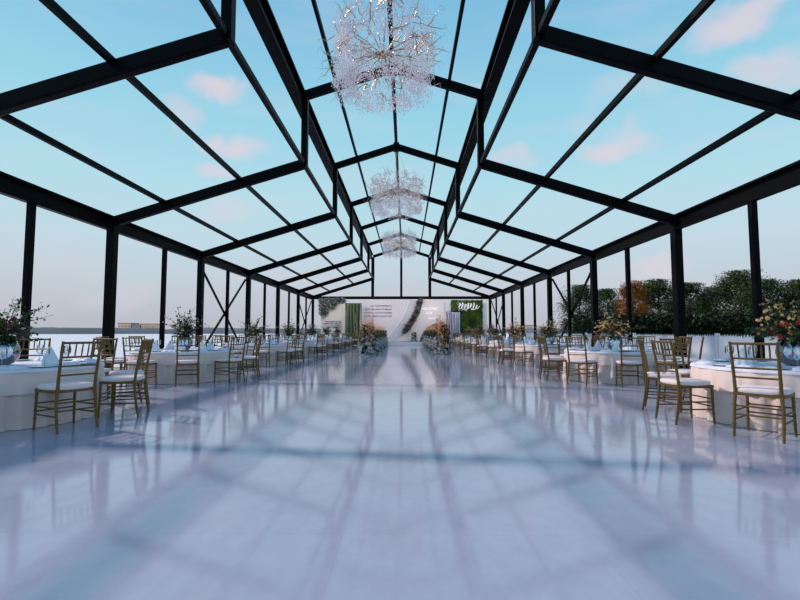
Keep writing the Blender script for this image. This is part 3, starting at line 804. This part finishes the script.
sun = bpy.data.lights.new('sun', 'SUN'); sun.energy = SUN_E = 3.1; sun.angle = R(2.2); sun.color = (1.0, .84, .74)
so = bpy.data.objects.new('sun', sun); col.objects.link(so)
so.rotation_euler = Vector((1.1, -.55, -1)).to_track_quat('-Z', 'Y').to_euler()

for lx in (-4.9, -1.6, 1.8, 5.0):  # added area lights, no visible source, to brighten backdrop and side boards
    al = bpy.data.lights.new('added_backdrop_light', 'AREA'); al.shape = 'RECTANGLE'; al.size = 2.4; al.size_y = .25; al.energy = 32; al.color = (1, .9, .86)
    ao = bpy.data.objects.new('added_backdrop_light', al); col.objects.link(ao); ao.location = (lx, 33.6, 3.45)
    ao.rotation_euler = (Vector((lx, 35.8, 1.6))-ao.location).to_track_quat('-Z', 'Y').to_euler()
w = bpy.data.worlds.new('sky'); scene.world = w; w.use_nodes = True
nt = w.node_tree; nt.nodes.clear(); L = nt.links.new
out = nt.nodes.new('ShaderNodeOutputWorld'); bg = nt.nodes.new('ShaderNodeBackground'); L(bg.outputs[0], out.inputs[0])
tc = nt.nodes.new('ShaderNodeTexCoord'); sep = nt.nodes.new('ShaderNodeSeparateXYZ'); L(tc.outputs['Generated'], sep.inputs[0])
ramp = nt.nodes.new('ShaderNodeValToRGB'); L(sep.outputs['Z'], ramp.inputs['Fac'])
els = [(0.0, srgb(186, 186, 196)), (.03, srgb(188, 192, 203)), (.09, srgb(196, 206, 216)), (.17, srgb(192, 218, 229)), (.27, srgb(180, 221, 234)), (.42, srgb(152, 211, 232)), (.62, srgb(122, 184, 222)), (1.0, srgb(104, 138, 205))]
cr = ramp.color_ramp
cr.elements[0].position = els[0][0]; cr.elements[0].color = els[0][1]; cr.elements[1].position = 1; cr.elements[1].color = els[-1][1]
for p_, c_ in els[1:-1]:
    q = cr.elements.new(p_); q.color = c_
# clouds: soft puffs at fixed sky directions, broken up by noise
def direction(px, py):
    v = Vector(((px-400)/F, (300-py)/F, -1)); v.rotate(co.rotation_euler); return v.normalized()
nz = nt.nodes.new('ShaderNodeTexNoise'); nz.inputs['Scale'].default_value = 9; nz.inputs['Detail'].default_value = 5
L(tc.outputs['Generated'], nz.inputs['Vector'])
nsub = nt.nodes.new('ShaderNodeVectorMath'); nsub.operation = 'SUBTRACT'; L(nz.outputs['Color'], nsub.inputs[0]); nsub.inputs[1].default_value = (.5, .5, .5)
nsc = nt.nodes.new('ShaderNodeVectorMath'); nsc.operation = 'SCALE'; L(nsub.outputs[0], nsc.inputs[0]); nsc.inputs['Scale'].default_value = .13
nad = nt.nodes.new('ShaderNodeVectorMath'); nad.operation = 'ADD'; L(tc.outputs['Generated'], nad.inputs[0]); L(nsc.outputs[0], nad.inputs[1])
prev = None
clouds = [(222, 92, .045, .8), (232, 146, .05, .75), (182, 112, .04, .45), (213, 175, .035, .6), (612, 148, .055, .7), (747, 12, .06, .75), (762, 70, .05, .6), (800, 72, .05, .5), (640, 88, .06, .3), (470, 85, .03, .4), (655, 268, .05, .55), (228, 210, .05, .35), (510, 162, .04, .45), (590, 118, .04, .2), (120, 295, .06, .3), (320, 200, .05, .1), (60, 250, .07, .15)]
for px, py, rad, st in clouds:
    d = direction(px, py)
    dm = nt.nodes.new('ShaderNodeVectorMath'); dm.operation = 'SUBTRACT'; L(nad.outputs[0], dm.inputs[0]); dm.inputs[1].default_value = d
    ml = nt.nodes.new('ShaderNodeVectorMath'); ml.operation = 'MULTIPLY'; L(dm.outputs[0], ml.inputs[0]); ml.inputs[1].default_value = (.75, .75, 1.7)
    ln = nt.nodes.new('ShaderNodeVectorMath'); ln.operation = 'LENGTH'; L(ml.outputs[0], ln.inputs[0])
    mr = nt.nodes.new('ShaderNodeMapRange'); mr.interpolation_type = 'SMOOTHSTEP'; L(ln.outputs['Value'], mr.inputs[0])
    mr.inputs[1].default_value = rad*1.2; mr.inputs[2].default_value = rad*.25; mr.inputs[3].default_value = 0; mr.inputs[4].default_value = st
    if prev is None: prev = mr.outputs[0]
    else:
        mm = nt.nodes.new('ShaderNodeMath'); mm.operation = 'MAXIMUM'; L(prev, mm.inputs[0]); L(mr.outputs[0], mm.inputs[1]); prev = mm.outputs[0]
# faint thin haze streaks low down
mpn = nt.nodes.new('ShaderNodeMapping'); mpn.inputs['Scale'].default_value = (1.6, 1.6, 9); L(tc.outputs['Generated'], mpn.inputs[0])
n3 = nt.nodes.new('ShaderNodeTexNoise'); n3.inputs['Scale'].default_value = 2.2; n3.inputs['Detail'].default_value = 6; L(mpn.outputs[0], n3.inputs['Vector'])
m3 = nt.nodes.new('ShaderNodeMapRange'); L(n3.outputs['Fac'], m3.inputs[0]); m3.inputs[1].default_value = .5; m3.inputs[2].default_value = .75; m3.inputs[3].default_value = 0; m3.inputs[4].default_value = .18
mm = nt.nodes.new('ShaderNodeMath'); mm.operation = 'MAXIMUM'; L(prev, mm.inputs[0]); L(m3.outputs[0], mm.inputs[1]); prev = mm.outputs[0]
mx = nt.nodes.new('ShaderNodeMix'); mx.data_type = 'RGBA'; L(prev, mx.inputs[0]); L(ramp.outputs[0], mx.inputs[6]); mx.inputs[7].default_value = srgb(228, 212, 221)
L(mx.outputs[2], bg.inputs[0]); bg.inputs[1].default_value = 1.0

scene.view_settings.view_transform = 'Standard'; scene.view_settings.look = 'None'
scene.view_settings.exposure = 0; scene.view_settings.gamma = 1
scene.cycles.max_bounces = 8; scene.cycles.transparent_max_bounces = 16; scene.cycles.diffuse_bounces = 3
scene.cycles.use_denoising = True
